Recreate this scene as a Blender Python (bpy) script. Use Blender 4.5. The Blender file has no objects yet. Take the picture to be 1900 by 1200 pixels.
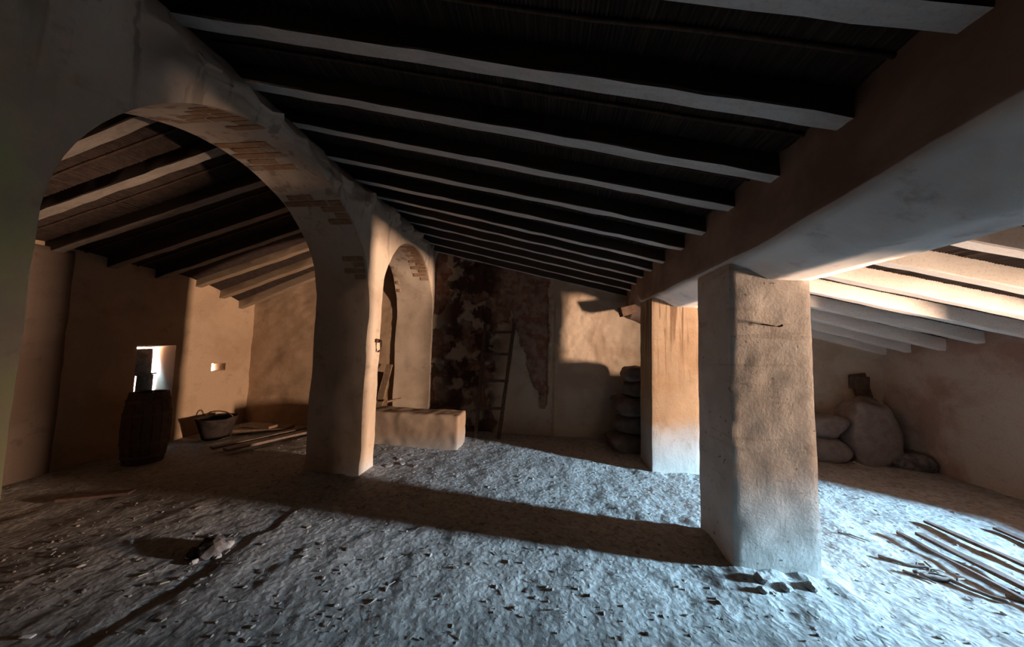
import bpy, bmesh, math, random
import numpy as np
from mathutils import Vector, Matrix, noise

random.seed(7)
C = bpy.context.scene
COL = C.collection

# ------------------------------------------------------------------ camera
cam_d = bpy.data.cameras.new('camera')
cam = bpy.data.objects.new('camera', cam_d)
COL.objects.link(cam)
cam_d.sensor_fit = 'HORIZONTAL'
cam_d.sensor_width = 36.0
cam_d.lens = 578.46 / 1900.0 * 36.0
cam_d.clip_start = 0.02
cam.matrix_world = Matrix(((0.99339, -0.01851, 0.11331, 0.0), (0.11179, -0.06878, -0.99135, 0.0),
                           (0.02614, 0.99746, -0.06625, 1.6), (0, 0, 0, 1)))
C.camera = cam

# ------------------------------------------------------------------ world: blue sky above a sunlit ochre hillside
SKY_STRENGTH = 3800.0
W = bpy.data.worlds.new('world')
C.world = W
W.use_nodes = True
wn, wl = W.node_tree.nodes, W.node_tree.links
wn.clear()
w_out = wn.new('ShaderNodeOutputWorld')
w_bg = wn.new('ShaderNodeBackground')
w_tc = wn.new('ShaderNodeTexCoord')
w_sep = wn.new('ShaderNodeSeparateXYZ')
w_ramp = wn.new('ShaderNodeValToRGB')
w_map = wn.new('ShaderNodeMapRange')
wl.new(w_tc.outputs['Generated'], w_sep.inputs[0])
wl.new(w_sep.outputs['Z'], w_map.inputs['Value'])
w_map.inputs['From Min'].default_value = -1.0
w_map.inputs['From Max'].default_value = 1.0
wl.new(w_map.outputs[0], w_ramp.inputs[0])
cr = w_ramp.color_ramp
WARM = (1.0, 0.68, 0.47)


def stop(pos, rgb, f, idx=None):
    e = cr.elements[idx] if idx is not None else cr.elements.new(pos)
    e.position = pos
    e.color = tuple(c * f for c in rgb) + (1,)


# position = (sin(elevation) + 1) / 2: shaded ground close by, sunlit hillside up to 8 degrees, hazy blue sky above
stop(0.0, WARM, 0.20, 0)
stop(0.563, WARM, 0.62, 1)
stop(0.30, WARM, 0.7)
stop(0.38, WARM, 0.95)
stop(0.45, WARM, 0.70)
stop(0.50, WARM, 0.62)
stop(0.576, (0.42, 0.74, 1.0), 1.38)
stop(0.75, (0.35, 0.68, 1.0), 1.3)
stop(1.0, (0.30, 0.62, 1.0), 0.8)
wl.new(w_ramp.outputs[0], w_bg.inputs[0])
w_bg.inputs[1].default_value = SKY_STRENGTH
wl.new(w_bg.outputs[0], w_out.inputs[0])

C.view_settings.view_transform = 'Standard'
C.view_settings.look = 'None'
C.view_settings.exposure = 0.10
C.view_settings.gamma = 1.0
C.view_settings.use_curve_mapping = False
C.cycles.max_bounces = 10
C.cycles.diffuse_bounces = 8
C.cycles.glossy_bounces = 2
C.cycles.sample_clamp_indirect = 6.0
C.cycles.use_denoising = True


def portal(name, loc, rot, sx, sy):
    d = bpy.data.lights.new(name, 'AREA')
    d.shape = 'RECTANGLE'
    d.size, d.size_y = sx, sy
    d.cycles.is_portal = True
    o = bpy.data.objects.new(name, d)
    COL.objects.link(o)
    o.location = loc
    o.rotation_euler = rot
    return o


# window openings: (inner y0,y1,z0,z1) and (outer y0,y1,z0,z1)
RW_X = 6.60     # outer face of the deep embrasure
RW_IN, RW_OUT = (2.10, 3.06, 0.60, 1.55), (2.09, 2.37, 0.80, 1.43)
LW_IN, LW_OUT = (3.93, 4.41, 0.56, 1.44), (3.97, 4.42, 0.62, 1.40)
LH_IN, LH_OUT = (4.98, 5.22, 0.98, 1.11), (5.27, 5.335, 0.95, 1.08)
portal('daylight_through_right_window', (RW_X + 0.02, 2.23, 1.115), (0, math.pi / 2, 0), 0.65, 0.30)
portal('daylight_through_left_window', (-6.37, 4.195, 1.0), (0, -math.pi / 2, 0), 0.82, 0.47)


# ------------------------------------------------------------------ helpers
def fb(x, y, z, octv=4):
    return noise.fractal(Vector((x, y, z)), 1.0, 2.0, octv)


def ns(x, y, z):
    return noise.noise(Vector((x, y, z)))


def sm(a, b, t):
    t = min(1.0, max(0.0, (t - a) / (b - a)))
    return t * t * (3 - 2 * t)


def mesh(name, verts, faces, mat, parent=None, smooth=True):
    me = bpy.data.meshes.new(name)
    me.from_pydata([tuple(v) for v in verts], [], faces)
    me.update()
    if smooth:
        me.polygons.foreach_set('use_smooth', [True] * len(me.polygons))
    if mat:
        me.materials.append(mat)
    return link(name, me, parent)


def tidy(o, ang=40):
    bm = bmesh.new()
    bm.from_mesh(o.data)
    bmesh.ops.remove_doubles(bm, verts=bm.verts, dist=0.002)
    bmesh.ops.dissolve_degenerate(bm, edges=bm.edges, dist=0.0005)
    bmesh.ops.recalc_face_normals(bm, faces=bm.faces)
    bm.to_mesh(o.data)
    bm.free()
    o.data.polygons.foreach_set('use_smooth', [True] * len(o.data.polygons))
    o.data.set_sharp_from_angle(angle=math.radians(ang))


def soft(o, ang=35):
    o.data.polygons.foreach_set('use_smooth', [True] * len(o.data.polygons))
    o.data.set_sharp_from_angle(angle=math.radians(ang))
    return o


def link(name, me, parent=None):
    o = bpy.data.objects.new(name, me)
    COL.objects.link(o)
    if parent:
        o.parent = parent
    return o


def empty(name, loc=(0, 0, 0), rz=0.0):
    o = bpy.data.objects.new(name, None)
    COL.objects.link(o)
    o.location = loc
    o.rotation_euler = (0, 0, rz)
    o.empty_display_size = 0.1
    return o


def tag(o, label=None, cat=None, group=None, kind=None):
    if label:
        o['label'] = label
    if cat:
        o['category'] = cat
    if group:
        o['group'] = group
    if kind:
        o['kind'] = kind
    return o


def grid_faces(nu, nv, off=0, flip=False):
    f = []
    for i in range(nu - 1):
        for j in range(nv - 1):
            a = off + i * nv + j
            q = (a, a + nv, a + nv + 1, a + 1)
            f.append(q[::-1] if flip else q)
    return f


def rough_box(lo, hi, rad=0.02, res=0.05, amp=0.006, fr=4.0, seed=0.0, fn=None):
    """rounded box with a subdivided, uneven surface; returns verts, faces"""
    lo, hi = Vector(lo), Vector(hi)
    n = [max(2, int(round((hi[k] - lo[k]) / res))) for k in range(3)]
    key, V, F = {}, [], []

    def vid(i, j, k):
        t = (i, j, k)
        if t not in key:
            p = Vector((lo[0] + (hi[0] - lo[0]) * i / n[0], lo[1] + (hi[1] - lo[1]) * j / n[1], lo[2] + (hi[2] - lo[2]) * k / n[2]))
            c = Vector([min(max(p[a], lo[a] + rad), hi[a] - rad) for a in range(3)])
            d = p - c
            if d.length > 1e-9:
                nn = d.normalized()
                p = c + nn * rad
                p += nn * amp * fb(p.x * fr + seed, p.y * fr, p.z * fr)
            if fn:
                p = fn(p)
            key[t] = len(V)
            V.append(p)
        return key[t]
    for i in range(n[0]):
        for j in range(n[1]):
            F.append((vid(i, j, 0), vid(i, j + 1, 0), vid(i + 1, j + 1, 0), vid(i + 1, j, 0)))
            F.append((vid(i, j, n[2]), vid(i + 1, j, n[2]), vid(i + 1, j + 1, n[2]), vid(i, j + 1, n[2])))
    for i in range(n[0]):
        for k in range(n[2]):
            F.append((vid(i, 0, k), vid(i + 1, 0, k), vid(i + 1, 0, k + 1), vid(i, 0, k + 1)))
            F.append((vid(i, n[1], k), vid(i, n[1], k + 1), vid(i + 1, n[1], k + 1), vid(i + 1, n[1], k)))
    for j in range(n[1]):
        for k in range(n[2]):
            F.append((vid(0, j, k), vid(0, j, k + 1), vid(0, j + 1, k + 1), vid(0, j + 1, k)))
            F.append((vid(n[0], j, k), vid(n[0], j + 1, k), vid(n[0], j + 1, k + 1), vid(n[0], j, k + 1)))
    return V, F


def beam(p0, p1, w, h, seg=16, amp=0.004, seed=0.0, up=(0, 0, 1)):
    """squared timber from p0 to p1 (axis along the centre), w wide, h high"""
    p0, p1 = Vector(p0), Vector(p1)
    d = (p1 - p0).normalized()
    s = d.cross(Vector(up)).normalized()
    u = s.cross(d).normalized()
    V, F = [], []
    cs = [(-1, -1), (1, -1), (1, 1), (-1, 1)]
    c = 0.12
    ring = []
    for (a, b) in cs:
        ring.append((a, b))
    prof = []
    for k in range(4):
        a, b = cs[k]
        if a * b > 0:
            prof += [(a, b * (1 - c)), (a * (1 - c), b)]
        else:
            prof += [(a * (1 - c), b), (a, b * (1 - c))]
    m = len(prof)
    for i in range(seg + 1):
        t = i / seg
        c0 = p0.lerp(p1, t)
        L = t * (p1 - p0).length
        for k, (a, b) in enumerate(prof):
            e = amp * ns(L * 5 + seed, a * 2.3 + seed, b * 2.1)
            V.append(c0 + s * (a * w / 2 + e) + u * (b * h / 2 + amp * ns(L * 4 + seed, a * 1.7 + 9, b * 3)))
    for i in range(seg):
        for k in range(m):
            a = i * m + k
            b = i * m + (k + 1) % m
            F.append((a, b, b + m, a + m))
    F.append(tuple(range(m))[::-1])
    F.append(tuple(seg * m + k for k in range(m)))
    return V, F


def tube(pts, r, n=7, taper=0.5, seed=0.0):
    pts = [Vector(p) for p in pts]
    V, F = [], []
    for i, p in enumerate(pts):
        d = (pts[min(i + 1, len(pts) - 1)] - pts[max(i - 1, 0)]).normalized()
        s = d.cross(Vector((0, 0, 1)))
        s = s.normalized() if s.length > 1e-4 else Vector((1, 0, 0))
        u = s.cross(d)
        rr = r * (1 - (1 - taper) * i / (len(pts) - 1)) * (1 + 0.15 * ns(i * 1.7 + seed, seed, 0))
        for k in range(n):
            a = 2 * math.pi * k / n
            V.append(p + s * math.cos(a) * rr + u * math.sin(a) * rr)
    for i in range(len(pts) - 1):
        for k in range(n):
            a, b = i * n + k, i * n + (k + 1) % n
            F.append((a, b, b + n, a + n))
    F.append(tuple(range(n))[::-1])
    F.append(tuple((len(pts) - 1) * n + k for k in range(n)))
    return V, F


def join(parts):
    V, F = [], []
    for v, f in parts:
        o = len(V)
        V += list(v)
        F += [tuple(i + o for i in q) for q in f]
    return V, F


# ------------------------------------------------------------------ materials
class NT:
    def __init__(self, name, rough=0.95):
        self.m = bpy.data.materials.new(name)
        self.m.use_nodes = True
        self.t = self.m.node_tree
        self.b = self.t.nodes['Principled BSDF']
        self.b.inputs['Roughness'].default_value = rough
        self.b.inputs['Specular IOR Level'].default_value = 0.15
        self.geo = self.t.nodes.new('ShaderNodeNewGeometry')
        self.pos = self.geo.outputs['Position']

    def n(self, typ, **kw):
        nd = self.t.nodes.new(typ)
        for k, v in kw.items():
            setattr(nd, k, v)
        return nd

    def l(self, a, b):
        self.t.links.new(a, b)

    def objco(self):
        return self.n('ShaderNodeTexCoord').outputs['Object']

    def scale(self, v, s):
        m = self.n('ShaderNodeVectorMath', operation='MULTIPLY')
        self.l(v, m.inputs[0])
        m.inputs[1].default_value = s
        return m.outputs[0]

    def noise(self, v, sc, det=6, rough=0.6, dist=0.0):
        nd = self.n('ShaderNodeTexNoise')
        self.l(v, nd.inputs['Vector'])
        nd.inputs['Scale'].default_value = sc
        nd.inputs['Detail'].default_value = det
        nd.inputs['Roughness'].default_value = rough
        nd.inputs['Distortion'].default_value = dist
        return nd.outputs[0]

    def step(self, f, a, b, lo=0.0, hi=1.0):
        m = self.n('ShaderNodeMapRange', interpolation_type='SMOOTHSTEP')
        self.l(f, m.inputs[0])
        m.inputs[1].default_value, m.inputs[2].default_value = a, b
        m.inputs[3].default_value, m.inputs[4].default_value = lo, hi
        return m.outputs[0]

    def math(self, op, a, b):
        m = self.n('ShaderNodeMath', operation=op)
        for k, q in enumerate((a, b)):
            if isinstance(q, (int, float)):
                m.inputs[k].default_value = q
            else:
                self.l(q, m.inputs[k])
        return m.outputs[0]

    def mix(self, f, a, b):
        m = self.n('ShaderNodeMix', data_type='RGBA')
        if isinstance(f, (int, float)):
            m.inputs[0].default_value = f
        else:
            self.l(f, m.inputs[0])
        for k, q in ((6, a), (7, b)):
            if isinstance(q, tuple):
                m.inputs[k].default_value = q + (1,)
            else:
                self.l(q, m.inputs[k])
        return m.outputs[2]

    def xyz(self, v=None):
        s = self.n('ShaderNodeSeparateXYZ')
        self.l(v or self.pos, s.inputs[0])
        return s.outputs

    def bump(self, hs, strength=0.5, dist=0.02):
        prev = None
        for h, s, d in hs:
            b = self.n('ShaderNodeBump')
            b.inputs['Strength'].default_value = s
            b.inputs['Distance'].default_value = d
            self.l(h, b.inputs['Height'])
            if prev:
                self.l(prev, b.inputs['Normal'])
            prev = b.outputs[0]
        self.l(prev, self.b.inputs['Normal'])

    def done(self, col):
        if isinstance(col, tuple):
            self.b.inputs['Base Color'].default_value = col + (1,)
        else:
            self.l(col, self.b.inputs['Base Color'])
        return self.m


ALB = 0.62


def plaster(name, base, worn, stain, streak=None, streak_amt=0.0, big=1.3, bump=0.5):
    k = NT(name)
    base, worn, stain = (tuple(q * ALB for q in c) for c in (base, worn, stain))
    big_n = k.noise(k.pos, big, 5, 0.6, 0.3)
    mid = k.noise(k.pos, 6.0, 6, 0.65)
    fine = k.noise(k.pos, 45.0, 5, 0.7)
    c = k.mix(k.step(big_n, 0.42, 0.62), base, worn)
    c = k.mix(k.math('MULTIPLY', k.step(mid, 0.55, 0.72), 0.6), c, stain)
    c = k.mix(k.math('MULTIPLY', k.step(fine, 0.45, 0.75), 0.25), c, tuple(x * 0.6 for x in worn))
    if streak:
        s = k.noise(k.scale(k.pos, (9.0, 9.0, 0.55)), 1.6, 5, 0.6, 0.4)
        c = k.mix(k.math('MULTIPLY', k.step(s, 0.52, 0.62), streak_amt), c, streak)
    k.bump([(mid, bump * 0.3, 0.01), (fine, bump * .8, 0.004)])
    return k.done(c)


def arcade_mat():
    k = NT('arcade_plaster')
    y = k.xyz()[1]
    z = k.xyz()[2]
    big = k.noise(k.pos, 1.3, 5, 0.6, 0.3)
    mid = k.noise(k.pos, 6.0, 6, 0.65)
    fine = k.noise(k.pos, 45.0, 5, 0.7)
    c = k.mix(k.step(big, 0.42, 0.62), (0.54, 0.45, 0.37), (0.43, 0.345, 0.275))
    c = k.mix(k.math('MULTIPLY', k.step(mid, 0.55, 0.72), 0.5), c, (0.27, 0.20, 0.15))
    # green algae bloom on the damp near end of the wall
    yy = k.math('ADD', y, k.math('MULTIPLY', k.math('SUBTRACT', big, 0.5), 1.6))
    zz = k.math('ADD', z, k.math('MULTIPLY', k.math('SUBTRACT', mid, 0.5), 1.2))
    moss = k.math('MULTIPLY', k.step(yy, 1.25, 0.85), k.step(zz, 3.0, 2.0))
    c = k.mix(k.math('MULTIPLY', moss, 0.8), c, (0.42, 0.45, 0.16))
    # rain streaks running down from the ridge
    s = k.noise(k.scale(k.pos, (6.0, 6.0, 0.25)), 1.7, 4, 0.55, 0.3)
    c = k.mix(k.math('MULTIPLY', k.math('MULTIPLY', k.step(s, 0.55, 0.64), k.step(z, 2.4, 3.2)), 0.55), c, (0.17, 0.13, 0.105))
    k.bump([(mid, 0.15, 0.01), (fine, 0.4, 0.004)])
    return k.done(c)


def pillar_mat():
    k = NT('pillar_plaster')
    z = k.xyz()[2]
    big = k.noise(k.pos, 2.4, 5, 0.6, 0.4)
    mid = k.noise(k.pos, 7.0, 6, 0.65, 0.3)
    fine = k.noise(k.pos, 45.0, 5, 0.7)
    c = k.mix(k.step(big, 0.36, 0.66), (0.64, 0.59, 0.545), (0.54, 0.48, 0.435))
    c = k.mix(k.math('MULTIPLY', k.step(mid, 0.54, 0.66), 0.4), c, (0.44, 0.385, 0.34))
    c = k.mix(k.math('MULTIPLY', k.step(mid, 0.44, 0.34), 0.3), c, (0.72, 0.66, 0.61))
    lines_ = k.noise(k.scale(k.pos, (0.7, 0.7, 7.0)), 2.0, 3, 0.5, 0.3)
    c = k.mix(k.math('MULTIPLY', k.step(lines_, 0.60, 0.66), 0.35), c, (0.33, 0.27, 0.22))
    pits = k.noise(k.pos, 22.0, 2, 0.4)
    c = k.mix(k.math('MULTIPLY', k.step(pits, 0.70, 0.74), 0.8), c, (0.16, 0.12, 0.10))
    k.bump([(mid, 0.18, 0.012), (fine, 0.4, 0.004)])
    return k.done(c)


M = {}
M['pillar'] = pillar_mat()
M['lintel'] = plaster('lintel_plaster', (0.52, 0.49, 0.46), (0.44, 0.40, 0.37), (0.36, 0.32, 0.29), bump=0.3)
M['arcade'] = arcade_mat()
M['block'] = plaster('block_plaster', (0.56, 0.45, 0.36), (0.44, 0.33, 0.25), (0.34, 0.25, 0.18))
M['side_wall'] = plaster('side_wall_plaster', (0.66, 0.47, 0.32), (0.56, 0.385, 0.255), (0.45, 0.30, 0.20))
M['right_wall'] = plaster('right_wall_plaster', (0.50, 0.42, 0.36), (0.36, 0.24, 0.19), (0.30, 0.18, 0.13))


def lintel_mat():
    k = NT('lintel_plaster')
    nz = k.xyz(k.geo.outputs['Normal'])[2]
    big = k.noise(k.pos, 1.6, 5, 0.6, 0.3)
    mid = k.noise(k.pos, 6.0, 6, 0.65)
    fine = k.noise(k.pos, 45.0, 5, 0.7)
    shaded_dirty = k.mix(k.step(big, 0.40, 0.62), (0.31, 0.23, 0.19), (0.21, 0.145, 0.12))
    underlit_lime = k.mix(k.step(big, 0.40, 0.62), (0.70, 0.68, 0.66), (0.58, 0.55, 0.53))
    underlit_to = k.step(k.xyz()[1], 4.95, 4.8)
    c = k.mix(k.math('MULTIPLY', k.step(nz, -0.30, -0.42), underlit_to), shaded_dirty, underlit_lime)  # limed underside also carries floor bounce, dirty face its shade, in the colour
    c = k.mix(k.math('MULTIPLY', k.step(mid, 0.56, 0.72), 0.45), c, (0.22, 0.18, 0.16))
    k.bump([(mid, 0.15, 0.01), (fine, 0.3, 0.004)])
    return k.done(c)


M['lintel'] = lintel_mat()


def far_pillar_mat():
    k = NT('streaked_pillar_plaster')
    big = k.noise(k.pos, 2.0, 5, 0.6, 0.3)
    mid = k.noise(k.pos, 8.0, 6, 0.65)
    fine = k.noise(k.pos, 50.0, 5, 0.7)
    z = k.xyz()[2]
    c = k.mix(k.step(big, 0.4, 0.65), (0.344, 0.255, 0.177), (0.288, 0.194, 0.122))
    s = k.noise(k.scale(k.pos, (8.0, 8.0, 0.35)), 1.9, 4, 0.55, 0.35)
    runs = k.math('MULTIPLY', k.step(s, 0.48, 0.58), k.step(z, 0.9, 2.1))
    c = k.mix(k.math('MULTIPLY', runs, 0.8), c, (0.111, 0.061, 0.034))
    low = k.math('MULTIPLY', k.step(k.math('ADD', z, k.math('MULTIPLY', mid, 0.5)), 1.0, 0.7), 0.8)
    c = k.mix(low, c, (0.333, 0.299, 0.277))
    c = k.mix(k.math('MULTIPLY', k.step(mid, 0.58, 0.7), 0.35), c, (0.200, 0.150, 0.111))
    k.bump([(mid, 0.3, 0.02), (fine, 0.5, 0.006)])
    return k.done(c)


M['far_pillar'] = far_pillar_mat()


def floor_mat():
    k = NT('earth_floor', 1.0)
    big = k.noise(k.pos, 1.1, 6, 0.6, 0.4)
    mid = k.noise(k.pos, 9.0, 8, 0.7, 0.6)
    fine = k.noise(k.pos, 55.0, 6, 0.7)
    vo = k.n('ShaderNodeTexVoronoi', feature='SMOOTH_F1')
    warp = k.n('ShaderNodeTexNoise')
    k.l(k.pos, warp.inputs['Vector'])
    warp.inputs['Scale'].default_value = 18.0
    add = k.n('ShaderNodeVectorMath', operation='MULTIPLY_ADD')
    k.l(warp.outputs['Color'], add.inputs[0])
    add.inputs[1].default_value = (0.06, 0.06, 0.06)
    k.l(k.pos, add.inputs[2])
    k.l(add.outputs[0], vo.inputs['Vector'])
    vo.inputs['Scale'].default_value = 26.0
    clod = k.math('SUBTRACT', 1.0, vo.outputs['Distance'])
    c = k.mix(k.step(big, 0.38, 0.65), (0.32, 0.30, 0.285), (0.26, 0.24, 0.225))
    c = k.mix(k.step(mid, 0.50, 0.70), c, (0.38, 0.365, 0.35))
    c = k.mix(k.math('MULTIPLY', k.step(mid, 0.45, 0.33), 0.7), c, (0.13, 0.12, 0.115))
    c = k.mix(k.math('MULTIPLY', k.step(k.math('ADD', vo.outputs['Distance'], k.math('MULTIPLY', fine, 0.5)), 0.66, 0.90), 0.5), c, (0.13, 0.12, 0.115))
    k.bump([(mid, 0.35, 0.02), (clod, 0.6, 0.014), (fine, 0.6, 0.005)])
    return k.done(c)


M['floor'] = floor_mat()


def back_wall_mat():
    k = NT('peeling_back_wall')
    x, y, z = k.xyz()
    big = k.noise(k.pos, 1.6, 6, 0.65, 0.6)
    mid = k.noise(k.pos, 7.0, 6, 0.65)
    fine = k.noise(k.pos, 45.0, 5, 0.7)
    at = k.n('ShaderNodeAttribute', attribute_name='brickwork').outputs['Fac']
    sa = k.n('ShaderNodeAttribute', attribute_name='soot').outputs['Fac']
    blot = k.noise(k.pos, 3.4, 6, 0.6, 0.25)
    pl = k.mix(k.step(big, 0.40, 0.62), (0.42, 0.345, 0.275), (0.355, 0.275, 0.21))
    pl = k.mix(k.math('MULTIPLY', k.step(mid, 0.6, 0.72), 0.4), pl, (0.25, 0.18, 0.13))
    br = k.mix(k.step(mid, 0.42, 0.6), (0.20, 0.10, 0.07), (0.27, 0.19, 0.15))
    west = k.mix(k.step(big, 0.40, 0.62), (0.45, 0.32, 0.22), (0.36, 0.25, 0.165))
    pl = k.mix(k.step(x, -2.4, -2.6), pl, west)
    c = k.mix(k.step(at, 0.3, 0.6), pl, br)
    c = k.mix(k.math('MULTIPLY', sa, k.step(blot, 0.44, 0.52)), c, (0.050, 0.022, 0.016))
    c = k.mix(k.math('MULTIPLY', sa, 0.35), c, (0.06, 0.035, 0.028))
    k.bump([(mid, 0.4, 0.02), (fine, 0.6, 0.006)])
    return k.done(c)


M['back_wall'] = back_wall_mat()


def wood(name, a, b, scale=(1, 1, 1), bump=0.4, sides=None):
    k = NT(name, 0.85)
    co = k.objco()
    g = k.noise(k.scale(co, scale), 14.0, 6, 0.65, 0.6)
    f = k.noise(co, 60.0, 4, 0.6)
    c = k.mix(k.step(g, 0.35, 0.65), a, b)
    c = k.mix(k.math('MULTIPLY', k.step(f, 0.5, 0.7), 0.3), c, tuple(q * 0.5 for q in a))
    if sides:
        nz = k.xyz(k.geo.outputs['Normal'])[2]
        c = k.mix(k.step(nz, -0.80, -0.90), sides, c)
    k.bump([(g, bump, 0.006)])
    return k.done(c)


M['left_rafter'] = wood('shaded_left_rafter', (0.22, 0.19, 0.165), (0.29, 0.25, 0.22), (0.15, 1, 1), 0.3, (0.05, 0.038, 0.032))  # darkened copy for the near left rafters, their shade put into the colour
M['main_rafter'] = wood('shaded_side_rafter', (0.54, 0.53, 0.52), (0.64, 0.63, 0.62), (0.15, 1, 1), 0.3, (0.055, 0.042, 0.036))  # whitewashed underside; dark sides are shade painted in by the normal
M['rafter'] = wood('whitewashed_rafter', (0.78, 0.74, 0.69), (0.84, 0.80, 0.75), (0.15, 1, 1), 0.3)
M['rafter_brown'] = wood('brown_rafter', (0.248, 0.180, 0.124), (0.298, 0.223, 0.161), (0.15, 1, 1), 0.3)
M['dark_wood'] = wood('dark_old_wood', (0.060, 0.038, 0.028), (0.095, 0.06, 0.042))
M['pole'] = wood('dark_pole', (0.085, 0.055, 0.045), (0.13, 0.085, 0.07))
M['board'] = wood('weathered_board', (0.234, 0.163, 0.111), (0.176, 0.117, 0.078))
M['grey_board'] = wood('grey_board', (0.208, 0.163, 0.137), (0.156, 0.117, 0.098))
M['twig'] = wood('dry_twig', (0.10, 0.075, 0.06), (0.17, 0.13, 0.11))


def cane_mat():
    k = NT('smoked_cane', 0.9)
    s = k.noise(k.scale(k.pos, (40.0, 1.2, 40.0)), 1.2, 5, 0.6)
    big = k.noise(k.pos, 1.5, 4)
    c = k.mix(k.step(s, 0.42, 0.7), (0.030, 0.020, 0.016), (0.070, 0.048, 0.038))
    c = k.mix(k.math('MULTIPLY', k.step(big, 0.5, 0.7), 0.6), c, (0.06, 0.038, 0.028))
    return k.done(c)


M['cane'] = cane_mat()


def brick_mat():
    k = NT('whitewashed_brick')
    oi = k.n('ShaderNodeObjectInfo').outputs['Random']
    n1 = k.noise(k.pos, 12.0, 6, 0.65)
    c = k.mix(oi, (0.29, 0.155, 0.085), (0.35, 0.22, 0.14))
    c = k.mix(k.math('MULTIPLY', k.step(n1, 0.45, 0.62), 0.75), c, (0.370, 0.284, 0.211))
    k.bump([(k.noise(k.pos, 40.0), 0.6, 0.006)])
    return k.done(c)


M['brick'] = brick_mat()


def simple(name, a, b, sc=8.0, rough=0.9, bump=0.4):
    k = NT(name, rough)
    n1 = k.noise(k.objco(), sc, 6, 0.65)
    n2 = k.noise(k.objco(), sc * 8, 5, 0.65)
    k.bump([(n1, bump, 0.02), (n2, bump, 0.004)])
    return k.done(k.mix(k.step(n1, 0.38, 0.62), a, b))


M['sack'] = simple('burlap', (0.11, 0.085, 0.07), (0.075, 0.055, 0.045))
M['sack_pale'] = simple('pale_burlap', (0.17, 0.135, 0.12), (0.13, 0.10, 0.09))
M['rubble'] = simple('rubble', (0.286, 0.260, 0.240), (0.215, 0.195, 0.182))
M['char'] = simple('charred_scrap', (0.05, 0.042, 0.04), (0.14, 0.12, 0.115))
M['tar'] = simple('tarred_wood', (0.022, 0.017, 0.015), (0.04, 0.03, 0.026))
M['iron'] = simple('rusty_iron', (0.07, 0.045, 0.035), (0.12, 0.07, 0.05))
M['paper'] = simple('white_scrap', (0.62, 0.60, 0.58), (0.55, 0.53, 0.5))
M['straw'] = simple('straw', (0.25, 0.225, 0.19), (0.19, 0.165, 0.14))
M['mortar'] = plaster('crumbling_mortar', (0.50, 0.42, 0.35), (0.40, 0.32, 0.26), (0.30, 0.23, 0.18))

# ------------------------------------------------------------------ heights
# rafters of the main slope: (y, underside z at x = 1.38, slope towards the ridge)
MAIN = [(1.07, 2.70, .240), (1.52, 2.68, .240), (1.98, 2.66, .238), (2.44, 2.67, .238), (2.86, 2.635, .235), (3.31, 2.63, .236),
        (3.83, 2.63, .248), (4.28, 2.64, .252), (4.68, 2.63, .25), (5.05, 2.61, .245), (5.36, 2.56, .24), (5.64, 2.50, .238)]
# right bay beyond the lintel: (y, underside z at x = 1.38, slope)
RIGHT = [(1.78, 2.68, .245), (2.27, 2.65, .242), (2.77, 2.65, .238), (3.31, 2.65, .232), (3.86, 2.65, .228), (4.46, 2.65, .224),
         (4.86, 2.66, .250), (5.25, 2.62, .250), (5.60, 2.56, .245)]
# left room: (y, underside z at x = -2.87, slope down to the left)
LEFT = [(1.50, 3.45, .32), (1.99, 3.44, .325), (2.46, 3.43, .293), (2.99, 3.42, .283), (3.52, 3.41, .295), (4.05, 3.42, .31), (4.60, 3.42, .32),
        (5.00, 3.38, .35), (5.37, 3.36, .39)]
RH = 0.125    # rafter depth below the cane
RX0 = -2.50   # ridge


def interp(tab, y, k):
    ys = [t[0] for t in tab]
    return float(np.interp(y, ys, [t[k] for t in tab]))


def z_main(x, y):
    a = interp(MAIN, y, 1) + interp(MAIN, y, 2) * (1.38 - x)
    return a


def z_right(x, y):
    return interp(RIGHT, y, 1) + interp(RIGHT, y, 2) * (1.38 - x)


def z_east(x, y):
    t = sm(1.45, 1.9, x)
    return z_main(x, y) * (1 - t) + z_right(x, y) * t


def z_left(x, y):
    return interp(LEFT, y, 1) - interp(LEFT, y, 2) * (-2.87 - x)


def roof_z(x, y):
    if x > RX0:
        return z_east(x, y) + RH + 0.03 * sm(1.75, 1.98, x)
    return min(z_left(x, y) + RH, z_east(RX0, y) + RH)


def floor_z(x, y):
    e = -2.33 + 0.10 * ns(0.3, y * 1.9, 4.0) + 0.05 * ns(0.3, y * 7.0, 4.0)
    z = -0.014 * sm(e + 0.02, e - 0.02, x) * sm(3.6, 2.7, y)
    z -= 0.08 * sm(-3.0, -5.0, x)
    z += 0.020 * fb(x * 0.9, y * 0.9, 1.7, 3)
    q = fb(x * 5.0, y * 5.0, 8.1, 4)
    z += 0.010 * q
    z += 0.005 * max(0.0, fb(x * 15.0, y * 15.0, 3.3, 3)) * sm(-0.25, 0.4, ns(x * 1.3, y * 1.3, 9.0) + 0.15)
    for (px0, px1, py0, py1, h) in ((1.38, 1.95, 2.54, 3.05, .045), (1.36, 1.94, 4.27, 4.85, .03), (-2.87, -2.17, 3.56, 3.85, .02)):
        dx = max(px0 - x, 0, x - px1)
        dy = max(py0 - y, 0, y - py1)
        d = math.hypot(dx, dy)
        if d < 0.4:
            z += h * (1 - d / 0.4) ** 2 * (0.7 + 0.8 * ns(x * 7, y * 7, 2))
    return z


# ------------------------------------------------------------------ floor
def lines(*seg):
    out = []
    for a, b, s in seg:
        n = max(1, int(round((b - a) / s)))
        out += [a + (b - a) * i / n for i in range(n)]
    out.append(seg[-1][1])
    return out


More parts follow.
